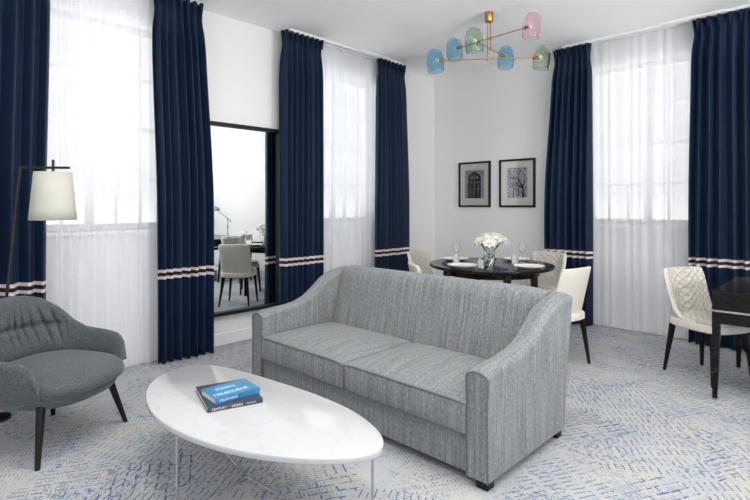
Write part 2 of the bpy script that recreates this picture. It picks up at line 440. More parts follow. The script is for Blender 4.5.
def drape_curtain(label, x0t, x1t, x0b, x1b, origin, rz, folds, seed, dz=0):
    """x0t..x1t width at the top, x0b..x1b at the floor (local x), wall side is +y"""
    top = H - .035
    def wf(u, z):
        k = 1 - sm(1.2, 3.1, z); pin = -.018 * math.exp(-((z - (top - .15)) / .09) ** 2)
        a = x0t + (x0b - x0t) * k - pin; b = x1t + (x1b - x1t) * k + pin; return a + (b - a) * u
    def af(z):
        d = top - z
        return .42 + .1 * math.cos(d * 30) if d < .10 else .45 + .55 * sm(.10, .5, d)
    t = thing('curtain', label, 'curtain', origin, rz, 'floor length navy curtains with striped bands')
    mb = cloth_strip(x1t - x0t, folds, .052, seed, top, 60, .006, wf, af, 12)
    mb.v = [(a, b, c - dz) for a, b, c in mb.v]
    build('curtain_panel', mb, M['drape'], t, solid=.004, angle=180, loc=(0, 0, dz))
    # pinch pleat stitched heads
    n = folds
    for i in range(n):
        hd = MB(); x = wf((i + .5) / n, top - .05)
        hd.grid([[(x + .017 * s * (1 - .45 * q) * math.cos(aa), -.030 + .022 * math.sin(aa) * (1 - .5 * q) , top - .002 - .10 * q) for aa in [2 * PI * j / 8 for j in range(8)]] for q, s in ((0, 1), (.5, .9), (1, .45))], closev=True, capu=True)
        build('pleat_head', hd, M['drape'], t, angle=180)
    return t
XC, YC = -4.27, 5.69
# local x -> world: left wall, rz=90: local x = +Y, local y = -X (towards wall)
drape_curtain('navy curtain with striped band behind the grey armchair and floor lamp', .28, 1.01, .28, .985, (XC, 0, 0), R(90), 7, 3)
drape_curtain('navy curtain between the first window and the tall wall mirror', 1.745, 2.20, 1.79, 2.28, (XC, 0, 0), R(90), 7, 11)
drape_curtain('navy curtain hanging just right of the tall wall mirror', 3.05, 3.60, 3.05, 3.60, (XC, 0, 0), R(90), 8, 5)
drape_curtain('navy curtain between middle window and the room corner, left of the pictures', 4.46, 4.98, 4.44, 5.06, (XC, 0, 0), R(90), 7, 8)
drape_curtain('navy curtain right of the framed pictures, behind the dining chairs', -2.59, -2.165, -2.69, -2.165, (0, YC, 0), 0, 6, 21, .032)
drape_curtain('navy curtain behind the dark desk at the right edge', -1.19, -.58, -1.215, -.56, (0, YC, 0), 0, 7, 14, .04)
def sheer_curtain(label, x0, x1, origin, rz, seed):
    t = thing('sheer_curtain', label, 'sheer curtain', origin, rz)
    wf = lambda u, z: x0 + (x1 - x0) * u
    def af(z): return .35 + .65 * sm(0, .5, H - .05 - z)
    mb = cloth_strip((x1 - x0), 11, .022, seed, H - .03, 40, .004, wf, af, 12, 1.6)
    build('voile', mb, M['sheer'], t, angle=180)
sheer_curtain('white sheer curtain over the window nearest the armchair', .88, 1.86, (-4.37, 0, 0), R(90), 2)
sheer_curtain('white sheer curtain over the middle window, behind the sofa', 3.52, 4.55, (-4.37, 0, 0), R(90), 6)
sheer_curtain('white sheer curtain over the back wall window right of the pictures', -2.26, -1.10, (0, 5.78, 0), 0, 9)
def rail(label, a, b, origin, rz, back):
    t = thing('curtain_rail', label, 'curtain rail', origin, rz)
    m = MB(); m.box(a, b, -.012, .012, H - .028, H); build('track', m, M['trim'], t, smooth=False, bevel=.002)
    m = MB(); m.box(a, b, back - .01, back + .01, H - .024, H); build('sheer_track', m, M['trim'], t, smooth=False, bevel=.002)
    m = MB(); c = (a + b) / 2 + .1; m.box(c, c + .55, -.035, -.022, H - .02, H); build('overlap_track', m, M['trim'], t, smooth=False)
rail('white ceiling rail above the window nearest the armchair', .3, 2.1, (XC, 0, 0), R(90), .1)
rail('white ceiling rail above the middle window', 3.15, 4.9, (XC, 0, 0), R(90), .1)
rail('white ceiling rail above the back wall window', -2.5, -.65, (0, YC, 0), 0, .09)

# ------------------------------------------------------------------ wall mirror
t = thing('wall_mirror', 'tall black framed mirror on the left wall between navy curtains', 'mirror', (XL, 2.66, .29), R(90))
mw, mh, fw = 1.0, 1.85, .034     # spans y 2.16..3.16
t.location.y = 2.645
fr = MB(); h = mw / 2
fr.box(-h, -h + fw, -.06, 0, 0, mh); fr.box(h - fw, h, -.06, 0, 0, mh); fr.box(-h + fw, h - fw, -.06, 0, mh - fw, mh); fr.box(-h + fw, h - fw, -.06, 0, 0, fw)
build('mirror_frame', fr, M['black_frame'], t, smooth=False, bevel=.003)
g = MB(); g.box(-h + fw, h - fw, -.022, -.016, fw, mh - fw); build('mirror_glass', g, M['mirror'], t, smooth=False)

# ------------------------------------------------------------------ pictures
def picture(label, x0, x1, z0, z1, draw):
    t = thing('framed_picture', label, 'picture', ((x0 + x1) / 2, YB, z0)); h = (x1 - x0) / 2; hh = z1 - z0; f = .024
    m = MB(); m.box(-h, -h + f, -.028, 0, 0, hh); m.box(h - f, h, -.028, 0, 0, hh); m.box(-h + f, h - f, -.028, 0, hh - f, hh); m.box(-h + f, h - f, -.028, 0, 0, f)
    build('picture_frame', m, M['black_frame'], t, smooth=False, bevel=.002)
    m = MB(); m.box(-h + f, h - f, -.010, -.002, f, hh - f); build('mat_board', m, M['mat'], t, smooth=False)
    draw(t, h, hh)
    m = MB(); m.box(-h + f, h - f, -.020, -.018, f, hh - f); build('glass_pane', m, M['pic_glass'], t, smooth=False)
def flat(m, pts, y, mi, th=.0012):
    n = len(pts); m.add([(x, y, z) for x, z in pts] + [(x, y + th, z) for x, z in pts], [tuple(range(n)), tuple(range(2 * n - 1, n - 1, -1))] + [(i, i + n, (i + 1) % n + n, (i + 1) % n) for i in range(n)], mi)
def gate(t, h, hh):
    m = MB(); flat(m, [(-.15, .115), (.15, .115), (.15, .50), (-.15, .50)], -.0115, 0)
    arch = [(-.10, .12), (.10, .12), (.10, .40)] + [(.10 * math.cos(a), .40 + .06 * math.sin(a)) for a in [PI * k / 10 for k in range(1, 10)]] + [(-.10, .40)]
    flat(m, arch, -.013, 1)
    flat(m, [(-.055, .445), (.055, .445), (.02, .475), (-.02, .475)], -.0135, 1)
    for a, b in ((-.07, -.025), (-.015, .015), (.025, .07)): flat(m, [(a, .385), (b, .385), ((a + b) / 2 * .7, .43)], -.0145, 0)
    for x in (-.06, 0, .06): flat(m, [(x - .003, .13), (x + .003, .13), (x + .003, .36), (x - .003, .36)], -.0145, 0)
    for z in (.24, .33): flat(m, [(-.09, z), (.09, z), (.09, z + .006), (-.09, z + .006)], -.0145, 0)
    build('print', m, [M['print_grey'], M['print_dark']], t, smooth=False)
def tree(t, h, hh):
    m = MB(); flat(m, [(-.14, .12), (.14, .12), (.14, .50), (-.14, .50)], -.0115, 0)
    rnd = random.Random(4)
    def br(x, z, a, L, w, d):
        x2, z2 = x + L * math.cos(a), z + L * math.sin(a); px, pz = -math.sin(a) * w, math.cos(a) * w
        if abs(x2) < .135 and z2 < .49: flat(m, [(x - px, z - pz), (x2 - px * .6, z2 - pz * .6), (x2 + px * .6, z2 + pz * .6), (x + px, z + pz)], -.013 - .0002 * d, 1)
        else: return
        if d < 5:
            for s in (-1, 1): br(x2, z2, a + s * rnd.uniform(.25, .6), L * rnd.uniform(.65, .85), w * .62, d + 1)
    br(.085, .122, R(92), .13, .014, 0); br(.08, .24, R(152), .08, .008, 2); br(-.05, .122, R(88), .10, .008, 1); br(.0, .122, R(95), .09, .006, 2)
    flat(m, [(-.14, .12), (.14, .12), (.14, .135), (-.14, .17)], -.0125, 0)
    build('print', m, [M['print_tree'], M['print_dark']], t, smooth=False)
picture('black framed print of a dark arched gateway, left of two pictures', -4.02, -3.524, 1.322, 1.932, gate)
picture('black framed print of a bare tree, right of two pictures', -3.39, -2.896, 1.322, 1.932, tree)

# ------------------------------------------------------------------ sofa
sofa = thing('sofa', 'grey woven two seat sofa with sloping arms in the middle of the room', 'sofa', (-2.25, 2.06, 0))
m = roundbox(-.89, .89, .02, .80, .045, .235, .012, (12, 4, 2)); m.boxuv(); build('seat_base', m, M['sofa'], sofa, angle=60)
ARM = [(0, .555), (.04, .575), (.12, .582), (.25, .588), (.36, .605), (.46, .640), (.55, .700), (.64, .765), (.74, .805), (.84, .825), (.90, .828)]
def arm(s):
    mb = MB(); rows = []; nseg = 26; w0, w1 = .878, .992
    for i in range(nseg + 1):
        t_ = i / nseg; y = t_ * .90; zt = interp(ARM, y)
        if i == 0: zt = .558
        flare = .012 * sm(.3, .9, y); row = []
        yb = t_ * .84
        def pt(x, z):
            k = (z - .045) / (zt - .045); return (s * x, yb + (y - yb) * k, z)
        r = .040; cx_ = (w0 + w1) / 2 + flare; hw = (w1 - w0) / 2 + .005 + .008 * sm(.3, .9, y)
        for z in (.045, .12, .2, .3, .4): row.append(pt(w0, min(z, zt - .1)))
        rc = .02
        for k in range(7):
            a = PI - PI / 2 * k / 6; row.append(pt(cx_ - hw + rc + rc * math.cos(a), zt - r + (r - .012) / rc * rc * math.sin(a)))
        row.append(pt(cx_ - hw * .3, zt - .002)); row.append(pt(cx_ + hw * .3, zt - .002))
        for k in range(7):
            a = PI / 2 - PI / 2 * k / 6; row.append(pt(cx_ + hw - rc + rc * math.cos(a), zt - r + (r - .012) / rc * rc * math.sin(a)))
        for z in (.4, .3, .2, .12, .045): row.append(pt(w1 + flare * (z / .8), min(z, zt - .1)))
        rows.append(row)
    if s < 0: rows = [r[::-1] for r in rows]
    mb.grid(rows, capu=True)
    # close underside
    mb.boxuv()
    return mb, rows
for s in (-1, 1):
    mb, rows = arm(s)
    # arm top curve uses lengthwise streaks
    o = fixn(build('arm', mb, M['sofa'], sofa, angle=50, bevel=0))
    pp = MB(); fr = rows[0]; pp.tube([(p[0], p[1] - .003, p[2]) for p in fr], .0045, 6); 
    inner = [(s * (.941 + (abs(p[0]) - .941) * .62), -.002, .03 + (p[2]) * .955 if p[2] > .5 else p[2]) for p in fr]
    build('arm_piping', pp, M['piping'], o)
back = MB(); rows = []; NX = 60
SEC = [(.60, .22), (.625, .30), (.65, .40), (.675, .50), (.70, .60), (.72, .68), (.735, .75), (.750, .803), (.780, .838), (.83, .852), (.875, .845), (.905, .808), (.915, .77), (.905, .6), (.885, .4), (.865, .2), (.845, .045)]
for i in range(NX + 1):
    x = -.885 + 1.77 * i / NX; e = (abs(x) / .885) ** 16
    rows.append([(x, y + (.035 * e if j < 10 else 0), z - (.02 * e if 5 < j < 14 else 0)) for j, (y, z) in enumerate(SEC)])
back.grid(rows, capu=True); back.boxuv(); fixn(build('backrest', back, M['sofa'], sofa, angle=60))
for k, (a, b) in enumerate(((-.876, .008), (.0, .876))):
    if k == 0: b = -.006
    else: a = .006
    m = roundbox(a, b, -.012, .66, .237, .400, .022, (12, 10, 3), crown=.045, front=.010); m.boxuv()
    c = build('seat_cushion', m, M['sofa'], sofa, angle=60)
    p = MB(); q = .006; loop = []
    for i in range(25):
        u = -1 + 2 * i / 24; x = a + (b - a) * i / 24
        loop.append((min(max(x, a + q), b - q), -.010 - .004 * (1 - u ** 4), .398 - .01 * abs(u) ** 8))
    p.tube(loop, .0045, 6); build('cushion_piping', p, M['piping'], c)
for x, y in ((-.95, .04), (.95, .04), (-.95, .79), (.95, .79)):
    m = MB(); m.box(x - .032, x + .032, y - .025, y + .035, 0, .05); build('foot', m, M['leg_black'], sofa, smooth=False, bevel=.003)

# ------------------------------------------------------------------ coffee table
egg = [(-2.578, 1.021), (-2.76, 1.13), (-2.866, 1.30), (-2.83, 1.44), (-2.70, 1.515), (-2.52, 1.557), (-2.255, 1.59), (-1.977, 1.601), (-1.702, 1.578), (-1.50, 1.525), (-1.385, 1.46), (-1.338, 1.385), (-1.358, 1.30), (-1.421, 1.217), (-1.528, 1.124), (-1.686, 1.032), (-1.886, .966), (-2.11, .94), (-2.345, .955)]
ox, oy = -2.12, 1.28
egg = [(x - .012 * sm(-2.0, -1.4, x), y + .034 * sm(-2.4, -1.6, x)) for x, y in egg]
def catmull(P, k=6):
    n = len(P); out = []
    for i in range(n):
        p0, p1, p2, p3 = (Vector(P[(i + j) % n]) for j in (-1, 0, 1, 2))
        for s in range(k):
            t_ = s / k; out.append(.5 * ((2 * p1) + (p2 - p0) * t_ + (2 * p0 - 5 * p1 + 4 * p2 - p3) * t_ ** 2 + (3 * p1 - p0 - 3 * p2 + p3) * t_ ** 3))
    return out
E_ = catmull(egg, 6); n = len(E_)
for _ in range(3): E_ = [(E_[i - 1] + E_[i] * 2 + E_[(i + 1) % n]) / 4 for i in range(n)]
cen = sum(E_, Vector((0, 0))) / n; E_ = [cen + (p - cen) * 1.004 - Vector((ox, oy)) for p in E_]
ct = thing('coffee_table', 'egg shaped white stone coffee table on thin chrome wire base', 'coffee table', (ox, oy, 0))
m = MB()
def inset(d): 
    o = []
    for i, p in enumerate(E_):
        tg = (E_[(i + 1) % n] - E_[i - 1]).normalized(); o.append(p - Vector((tg.y, -tg.x)) * d)
    return o
cw = sum(E_[i].x * E_[(i + 1) % n].y - E_[(i + 1) % n].x * E_[i].y for i in range(n)) > 0
sg = 1 if cw else -1
m.grid([[(p.x, p.y, z) for p in inset(d * sg)] for d, z in ((.012, .372), (.003, .374), (0, .378), (0, .394), (.001, .398), (.004, .400))], closev=True, capu=True)
fixn(build('tabletop', m, M['quartz'], ct, angle=50))
ctr = Vector((-2.176 - ox, 1.351 - oy, .012)); feet = [(-2.118 - ox, .968 - oy), (-1.39 - ox, 1.425 - oy), (-2.70 - ox, 1.43 - oy)]
for fx, fy in feet:
    m = MB(); m.tube([(fx, fy, .371), (fx, fy, .03), (fx, fy, .012)], .005, 8); build('leg', m, M['chrome'], ct)
    m = MB(); m.tube([(fx, fy, .012), ctr], .0045, 8); build('stretcher', m, M['chrome'], ct)
    m = MB(); m.tube([(fx, fy, .366), (ctr.x, ctr.y, .366)], .005, 8); build('top_rail', m, M['chrome'], ct)

# ------------------------------------------------------------------ books
def text_mesh(body, size, ext=.0006):
    cu = bpy.data.curves.new('lettering', 'FONT'); cu.body = body; cu.size = size; cu.extrude = ext; cu.align_x = 'LEFT'; cu.align_y = 'CENTER'; cu.resolution_u = 3
    tmp = bpy.data.objects.new('tmp', cu); C.objects.link(tmp); dg = bpy.context.evaluated_depsgraph_get()
    me = bpy.data.meshes.new_from_object(tmp.evaluated_get(dg)); bpy.data.objects.remove(tmp); return me
def book(label, p0, ang, L, W, th, z, cover):
    """spine runs along local x from p0, pages go to +y"""
    t = thing('book', label, 'book', (p0[0], p0[1], z), ang)
    m = MB(); m.box(0, L, 0, W, 0, .0025); m.box(0, L, 0, W, th - .0025, th); m.box(0, L, 0, .003, .0025, th - .0025)
    build('cover', m, cover, t, smooth=False, bevel=.001)
    m = MB(); m.box(.004, L - .004, .003, W - .005, .0025, th - .0025); build('pages', m, M['paper'], t, smooth=False)
    return t
def lettering(t, body, size, x, y, z, spine, mat, sx=1):
    me = text_mesh(body, size); me.materials.clear(); me.materials.append(mat); o = bpy.data.objects.new('lettering', me); C.objects.link(o); o.parent = t
    o.location = (x, y, z); o.rotation_euler = (R(90), 0, 0) if spine else (0, 0, 0); o.scale = (sx, 1, 1)
a1 = math.atan2(1.373 - 1.127, -2.075 + 2.15)
b1 = book('charcoal hardback book lying under the blue book', (-2.15, 1.127), a1, .257, .315, .022, .4, M['book_navy'])
lettering(b1, 'CENTURY', .015, .018, -.0006, .011, True, M['ink_white'], 1.0)
lettering(b1, 'OF', .012, .088, -.0006, .011, True, M['ink_red'])
lettering(b1, 'DESIGN', .015, .108, -.0006, .011, True, M['ink_white'])
lettering(b1, 'PORTRAITS', .009, .178, -.0006, .011, True, M['ink_white'])
a2 = math.atan2(1.403 - 1.173, -2.142 + 2.158)
b2 = book('blue paperback book lying on top of the charcoal book', (-2.158, 1.170), a2, .232, .165, .027, .4225, M['book_blue'])
lettering(b2, 'MELBOURNE', .016, .02, -.0006, .0135, True, M['pale_ink'])
lettering(b2, 'MELBOURNE', .036, .012, .045, .0272, False, M['pale_ink'], .85)
lettering(b2, 'STREETS', .030, .05, .11, .0272, False, M['pale_ink'], .9)

# ------------------------------------------------------------------ armchair
fa = math.atan2(.487, .873)
ac = thing('armchair', 'slate tweed tub armchair with black splayed legs at the left edge', 'armchair', (-3.39, .80, 0), fa)
# local x = facing, local y = left-hand side (towards the wall side leg)
def superpt(th, a, b, p=2.5):
    c, s = math.cos(th), math.sin(th)
    return (a * math.copysign(abs(c) ** (2 / p), c), b * math.copysign(abs(s) ** (2 / p), s))
NU, rows, puffs = 300, [], []
TH0 = R(128)
for i in range(NU + 1):
    u = -1 + 2 * i / NU; au = abs(u)
    th = PI + u * TH0                        # pi = back centre
    top = interp([(0, .785), (.18, .780), (.30, .755), (.42, .69), (.52, .61), (.62, .565), (.75, .552), (.88, .542), (.95, .51), (1, .43)], au)
    ro = .37 + .035 * math.cos(PI * min(1, au * 2)) * 0
    lean = .07 * (1 - sm(.25, .6, au))        # back leans outwards
    thick = .055 * (1 - .35 * sm(.8, 1, au)) + .018 * (1 - sm(0, .5, au))
    def P(r, z):
        k = max(0, (z - .33) / .47); x, y = superpt(th, r, r * .97)
        x = x * .98 - lean * k * (abs(math.cos(th)) if math.cos(th) < 0 else 0)
        return (x - .0, y, z)
    row = []
    zb = .27 + .02 * sm(.7, 1, au)
    outer = [(.24, zb), (.30, zb + .012), (.345, zb + .045), (.365, zb + .10)]
    for r, z in outer: row.append(P(r, min(z, top - .05)))
    for k in range(1, 5): row.append(P(.368 + .018 * k / 4, zb + .10 + (top - .045 - zb - .10) * k / 4 if top - .045 > zb + .1 else top - .045))
    ri = .386 - thick
    for k in range(1, 8):
        a = PI * k / 8; cxr = .386 - thick / 2
        row.append(P(cxr + thick / 2 * math.cos(a), top - .042 + .042 * math.sin(a)))
    zi = .36
    nin = 26
    for k in range(0, nin + 1):
        z = top - .045 + (zi - top + .045) * k / nin
        if top - .045 < zi: z = top - .045 - .01 * k / nin
        w = 0
        # gathered pleats either side of a soft horizontal seam in the back
        if au < .52:
            fade = 1 - sm(.36, .52, au); d = z - .585
            w = -.034 * math.exp(-(d / .020) ** 2) * fade
            q_ = u * 15 + .5 * math.sin(u * 11) + d * u * 14; w -= .026 * math.exp(-((q_ - math.floor(q_) - .5) / .16) ** 2) * math.exp(-((abs(d) - .035) / .06) ** 2) * fade
            w += .018 * (math.exp(-((d + .10) / .07) ** 2)) * fade
        row.append(P(ri - w * 1 - .012 * math.sin(PI * k / nin), z))
    row.append(P(.26, .345)); row.append(P(.2, .30))
    rows.append(row)
m = MB(); m.grid(rows, closev=True, capu=True); fixn(build('shell', m, M['tweed'], ac, angle=80))
# base pan joining the shell under the cushion
def disc(rx0, ry, rx1, prof, n=48, p=2.6):
    mb = MB(); rr = []
    for s, z in prof:
        ring = []
        for k in range(n):
            th = 2 * PI * k / n; x, y = superpt(th, 1, 1, p); x *= (rx1 if x > 0 else rx0); ring.append((x * s, y * ry * s, z))
        rr.append(ring)
    mb.grid(rr, closev=True, capu=True); return mb
build('seat_pan', disc(.29, .305, .335, [(.75, .265), (.93, .275), (1, .31), (1, .335), (.9, .345)]), M['tweed'], ac, angle=80)
m = disc(.30, .315, .375, [(.72, .325), (.92, .328), (1.0, .348), (1.02, .375), (.995, .402), (.93, .422), (.80, .437), (.6, .448), (.35, .455), (.1, .457)])
build('seat_cushion', m, M['tweed'], ac, angle=80)
for (tx, ty), (bx, by) in (((.20, .22), (.262, .294)), ((.20, -.24), (.25, -.305)), ((-.19, .19), (-.262, .258)), ((-.19, -.19), (-.262, -.258))):
    m = tapered_leg((tx, ty, .30), (bx, by, 0), .024, .013, 10, 0); build('leg', m, M['leg_black'], ac)

# ------------------------------------------------------------------ floor lamp
fl = thing('floor_lamp', 'dark metal floor lamp with cream tapered shade behind the armchair', 'floor lamp', (-3.93, .62, 0), R(44))
# local x = along the arm (screen right)
m = MB(); m.lathe([(.0, 0), (.09, 0), (.09, .012), (.02, .02), (0, .02)], 32, (.0, 0, 0)); build('base', m, M['dark_metal'], fl)
m = MB(); m.tube([(0, 0, .015), (.165, 0, 1.587)], .0085, 10); build('pole', m, M['dark_metal'], fl)
m = MB(); m.box(.155, .475, -.009, .009, 1.577, 1.592); build('arm', m, M['dark_metal'], fl, smooth=False, bevel=.002)
m = MB(); m.tube([(.372, 0, 1.635), (.372, 0, 1.54)], .008, 10); build('stem', m, M['dark_metal'], fl)
sc = .372
sh = MB(); sh.grid([[(sc + r * math.cos(2 * PI * k / 40), r * math.sin(2 * PI * k / 40), z) for k in range(40)] for r, z in ((.130, 1.256), (.123, 1.33), (.115, 1.42), (.104, 1.556))], closev=True)
shade = build('lamp_shade', sh, M['shade'], fl, solid=.003)
m = MB()
for a in (0, PI / 3 * 2, PI / 3 * 4): m.tube([(sc, 0, 1.545), (sc + .104 * math.cos(a), .104 * math.sin(a), 1.553)], .002, 6)
build('shade_fitter', m, M['dark_metal'], shade)

# ------------------------------------------------------------------ dining chair
def make_chair(label):
    t = thing('dining_chair', label, 'chair', (0, 0, 0), 0, 'cream quilted dining chairs')
    # local x = facing
    NU = 40; out_rows, in_rows, uin = [], [], []
    for i in range(NU + 1):
        u = -1 + 2 * i / NU; au = abs(u); th = PI + u * R(100)
        top = interp([(0, .834), (.36, .832), (.42, .815), (.49, .72), (.57, .60), (.66, .52), (.80, .475), (1, .455)], au)
        def P(r, z):
            x, y = superpt(th, 1, 1, 3.2); k = (z - .40) / .43; wdt = .200 + .075 * k - .03 * sm(.5, 1, k) * 0
            xb = (.195 + .080 * k)
            x *= (xb if x < 0 else .20); y *= wdt
            L = math.hypot(x, y); return (x * (1 - r / L) - .005, y * (1 - r / L), z)
        ro, ri = [], []
        for k in range(9): ro.append(P(0, .385 + (top - .012 - .385) * k / 8))
        for a in (.3, .7, 1): ro.append(P(.019 - .019 * math.cos(PI / 2 * a), top - .012 + .012 * math.sin(PI / 2 * a)))
        for a in (.7, .3, 0): ri.append(P(.019 + .019 * math.cos(PI / 2 * a), top - .012 + .012 * math.sin(PI / 2 * a)))
        for k in range(1, 9): ri.append(P(.038, (top - .012) + (.40 - top + .012) * k / 8))
        out_rows.append(ro); in_rows.append([ro[-1]] + ri); arc = u * .42
        uin.append([(arc, q[2]) for q in [ro[-1]] + ri])
    m = MB(); m.grid(out_rows); m2 = MB(); m2.grid(in_rows, uvs=uin)
    # end faces
    for rr in (0, NU):
        ring = out_rows[rr] + in_rows[rr][1:]; m.add(ring, [tuple(range(len(ring)))])
    sh = build('backrest', m, M['leather'], t, angle=60); fixn(sh)
    build('quilted_lining', m2, M['quilt'], sh, angle=80)
    m = disc(.235, .215, .245, [(.93, .385), (1, .395), (1.0, .44), (.97, .448)], 40, 3.6); build('seat', m, M['leather'], t, angle=50)
    m = disc(.19, .195, .235, [(.95, .44), (1, .452), (1.0, .468), (.96, .482), (.8, .490), (.4, .495), (.05, .496)], 40, 3.6)
    m.uv = {k: [(m.v[i][0], m.v[i][1]) for i in f] for k, f in enumerate(m.f)}
    build('seat_cushion', m, M['quilt'], t, angle=80)
    for (tx, ty), (bx, by) in (((-.185, .155), (-.225, .20)), ((-.185, -.155), (-.225, -.20)), ((.175, .165), (.20, .20)), ((.175, -.165), (.20, -.20))):
        m = tapered_leg((tx, ty, .39), (bx, by, 0), .026, .013); build('leg', m, M['leg_black'], t, smooth=False, bevel=.002)
    return t
ch = make_chair('cream quilted dining chair drawn up to the dark desk at right'); ch.location = (-.875, 4.69, 0); ch.rotation_euler.z = R(-29)
for label, x, y, a in (('cream dining chair on the window side of the round table, nearest the room corner', -3.40, 4.48, 6),
                       ('cream dining chair beyond the round table, in front of the navy curtain', -2.51, 5.12, -94),
                       ('cream dining chair at the round table seen from behind, above the right sofa arm', -1.93, 4.20, 170),
                       ('cream dining chair hidden by the sofa and seen in the wall mirror', -2.735, 3.67, 48)):
    c = copy_tree(ch); c.location = (x, y, 0); c.rotation_euler.z = R(a); c['label'] = label

# ------------------------------------------------------------------ round dining table
tx, ty = -2.625, 4.35
dt = thing('round_dining_table', 'round dark wood dining table behind the sofa', 'dining table', (tx, ty, 0))
m = MB(); m.lathe([(0, .740), (.57, .740), (.590, .747), (.597, .757), (.597, .767), (.591, .775), (0, .775)], 64); build('tabletop', m, M['wood'], dt, angle=50)
m = MB()
m.grid([[(r * math.cos(2 * PI * k / 48), r * math.sin(2 * PI * k / 48), z) for k in range(48)] for r, z in ((.44, .68), (.46, .68), (.46, .74), (.44, .74))], closeu=True, closev=True)
build('apron', m, M['wood'], dt, angle=50)
for k in range(4):
    a = R(0 + 90 * k + 50); m = tapered_leg((.44 * math.cos(a), .44 * math.sin(a), .740), (.46 * math.cos(a), .46 * math.sin(a), 0), .042, .024, 4, a + PI / 4); build('leg', m, M['wood'], dt, smooth=False, bevel=.002)
TZ = .7755
pl = build('plate', MB(), M['china']); bpy.data.objects.remove(pl)
m = MB(); m.lathe([(0, .006), (.085, .006), (.085, 0), (.092, 0), (.10, .008), (.138, .020), (.140, .022), (.138, .024), (.10, .0135), (.09, .010), (0, .010)], 40)
plate = build('plate', m, M['china'], angle=60); tag(plate, 'x', 'plate', 'dinner plates on the round table')
spots = (('white dinner plate at the place nearest the room corner', -3.05, 4.36), ('white dinner plate at the place nearest the sofa, left of the glasses', -2.67, 3.93), ('white dinner plate on the far side of the table by the back curtain', -2.58, 4.79), ('white dinner plate at the right hand place of the round table', -2.19, 4.29))
for i, (lb, x, y) in enumerate(spots):
    c = plate if i == 0 else plate.copy()
    if i: C.objects.link(c)
    c.location = (x, y, TZ + .001); c['label'] = lb
m = MB(); m.box(-.045, .045, -.095, .095, 0, .005); m.box(-.042, .042, -.09, .09, .005, .009)
nap = build('napkin', m, M['napkin'], smooth=False, bevel=.0015); tag(nap, 'x', 'napkin', 'folded navy napkins')
for i, (lb, x, y, a) in enumerate((('navy napkin at the table edge left of the sofa side plate', -2.87, 3.99, 50), ('navy napkin right of the wine glass in front of the vase', -2.36, 4.06, 60), ('navy napkin on the far side between vase and back left plate', -2.86, 4.66, -30), ('navy napkin by the far right rim of the round table', -2.30, 4.60, 30))):
    c = nap if i == 0 else nap.copy()
    if i: C.objects.link(c)
    c.location = (x, y, TZ); c.rotation_euler.z = R(a); c['label'] = lb
m = MB(); m.lathe([(0, 0), (.033, 0), (.034, .003), (.006, .008), (.004, .02), (.004, .085), (.010, .095), (.030, .115), (.037, .14), (.036, .165), (.030, .20), (.0285, .20), (.0345, .165), (.0355, .14), (.0285, .117), (.008, .099), (0, .098)], 28)
wg = build('wine_glass', m, M['glass'], angle=80); tag(wg, 'x', 'glass', 'wine glasses on the round table')
for i, (lb, x, y) in enumerate((('stemmed wine glass at the left of the table, nearest the room corner', -2.93, 4.21), ('stemmed wine glass in front of the flower vase', -2.40, 3.97), ('stemmed wine glass at the right of the vase, by the far right plate', -2.45, 4.66))):
    c = wg if i == 0 else wg.copy()
    if i: C.objects.link(c)
    c.location = (x, y, TZ); c['label'] = lb
m = MB(); m.lathe([(0, 0), (.030, 0), (.032, .003), (.038, .088), (.0365, .088), (.0305, .008), (0, .008)], 28)
tm = build('tumbler', m, M['glass'], angle=80); tag(tm, 'x', 'glass', 'water tumblers on the round table')
for i, (lb, x, y) in enumerate((('clear tumbler between the two left hand plates', -2.87, 4.12), ('clear tumbler in front of the vase, left of a wine glass', -2.49, 3.97), ('clear tumbler between the vase and the right hand plates', -2.42, 4.46))):
    c = tm if i == 0 else tm.copy()
    if i: C.objects.link(c)
    c.location = (x, y, TZ); c['label'] = lb
m = MB(); m.lathe([(0, 0), (.022, 0), (.024, .003), (.026, .05), (.0245, .05), (.022, .006), (0, .006)], 20)
vt = build('votive_glass', m, M['glass'], angle=80); tag(vt, 'small glass votive between the front tumbler and wine glass', 'glass'); vt.location = (-2.435, 4.03, TZ)
# vase and flowers
vx, vy = -2.56, 4.22
vase = thing('vase', 'clear glass vase of white flowers on the round table', 'vase', (vx, vy, TZ))
m = MB(); m.lathe([(0, 0), (.046, 0), (.050, .004), (.056, .16), (.0535, .16), (.0465, .014), (0, .012)], 32); build('vase_glass', m, M['glass'], vase, angle=80)
m = MB(); m.lathe([(0, .0145), (.0455, .0145), (.0505, .10), (0, .10)], 32); build('water', m, M['water'], vase, angle=60)
def bloom(seed):
    rnd = random.Random(seed); mb = MB()
    for ring, (cnt, rad, op, L) in enumerate(((4, .006, .15, .036), (5, .012, .38, .042), (7, .016, .75, .044), (8, .018, 1.15, .040))):
        for k in range(cnt):
            a = 2 * PI * (k + ring * .37) / cnt + rnd.uniform(-.15, .15); rows = []
            for i in range(5):
                s = i / 4; ang = op * (0.35 + .65 * s); r = rad * s + L * s * math.sin(ang); z = L * s * math.cos(ang) * .95
                w = .019 * math.sin(PI * (.15 + .75 * s)) ; row = []
                for j in range(5):
                    q = (j - 2) / 2; aa = a + q * w / max(.006, r + .004) * 1.0; rr = r + .004 * (1 - q * q)
                    row.append((rr * math.cos(aa), rr * math.sin(aa), z - .003 * abs(q)))
                rows.append(row)
            mb.grid(rows)
    return mb
proto = None; rnd = random.Random(12); blooms = [bloom(s) for s in range(3)]; bmesh_cache = {}
FL = [(-.085, -.04, .235), (-.04, -.085, .225), (.02, -.06, .25), (.075, -.02, .245), (.10, .05, .225), (.04, .03, .275), (-.03, 0, .27), (-.07, .06, .25), (.0, .09, .25), (-.115, .01, .215), (.09, .095, .235), (.055, -.09, .215)]
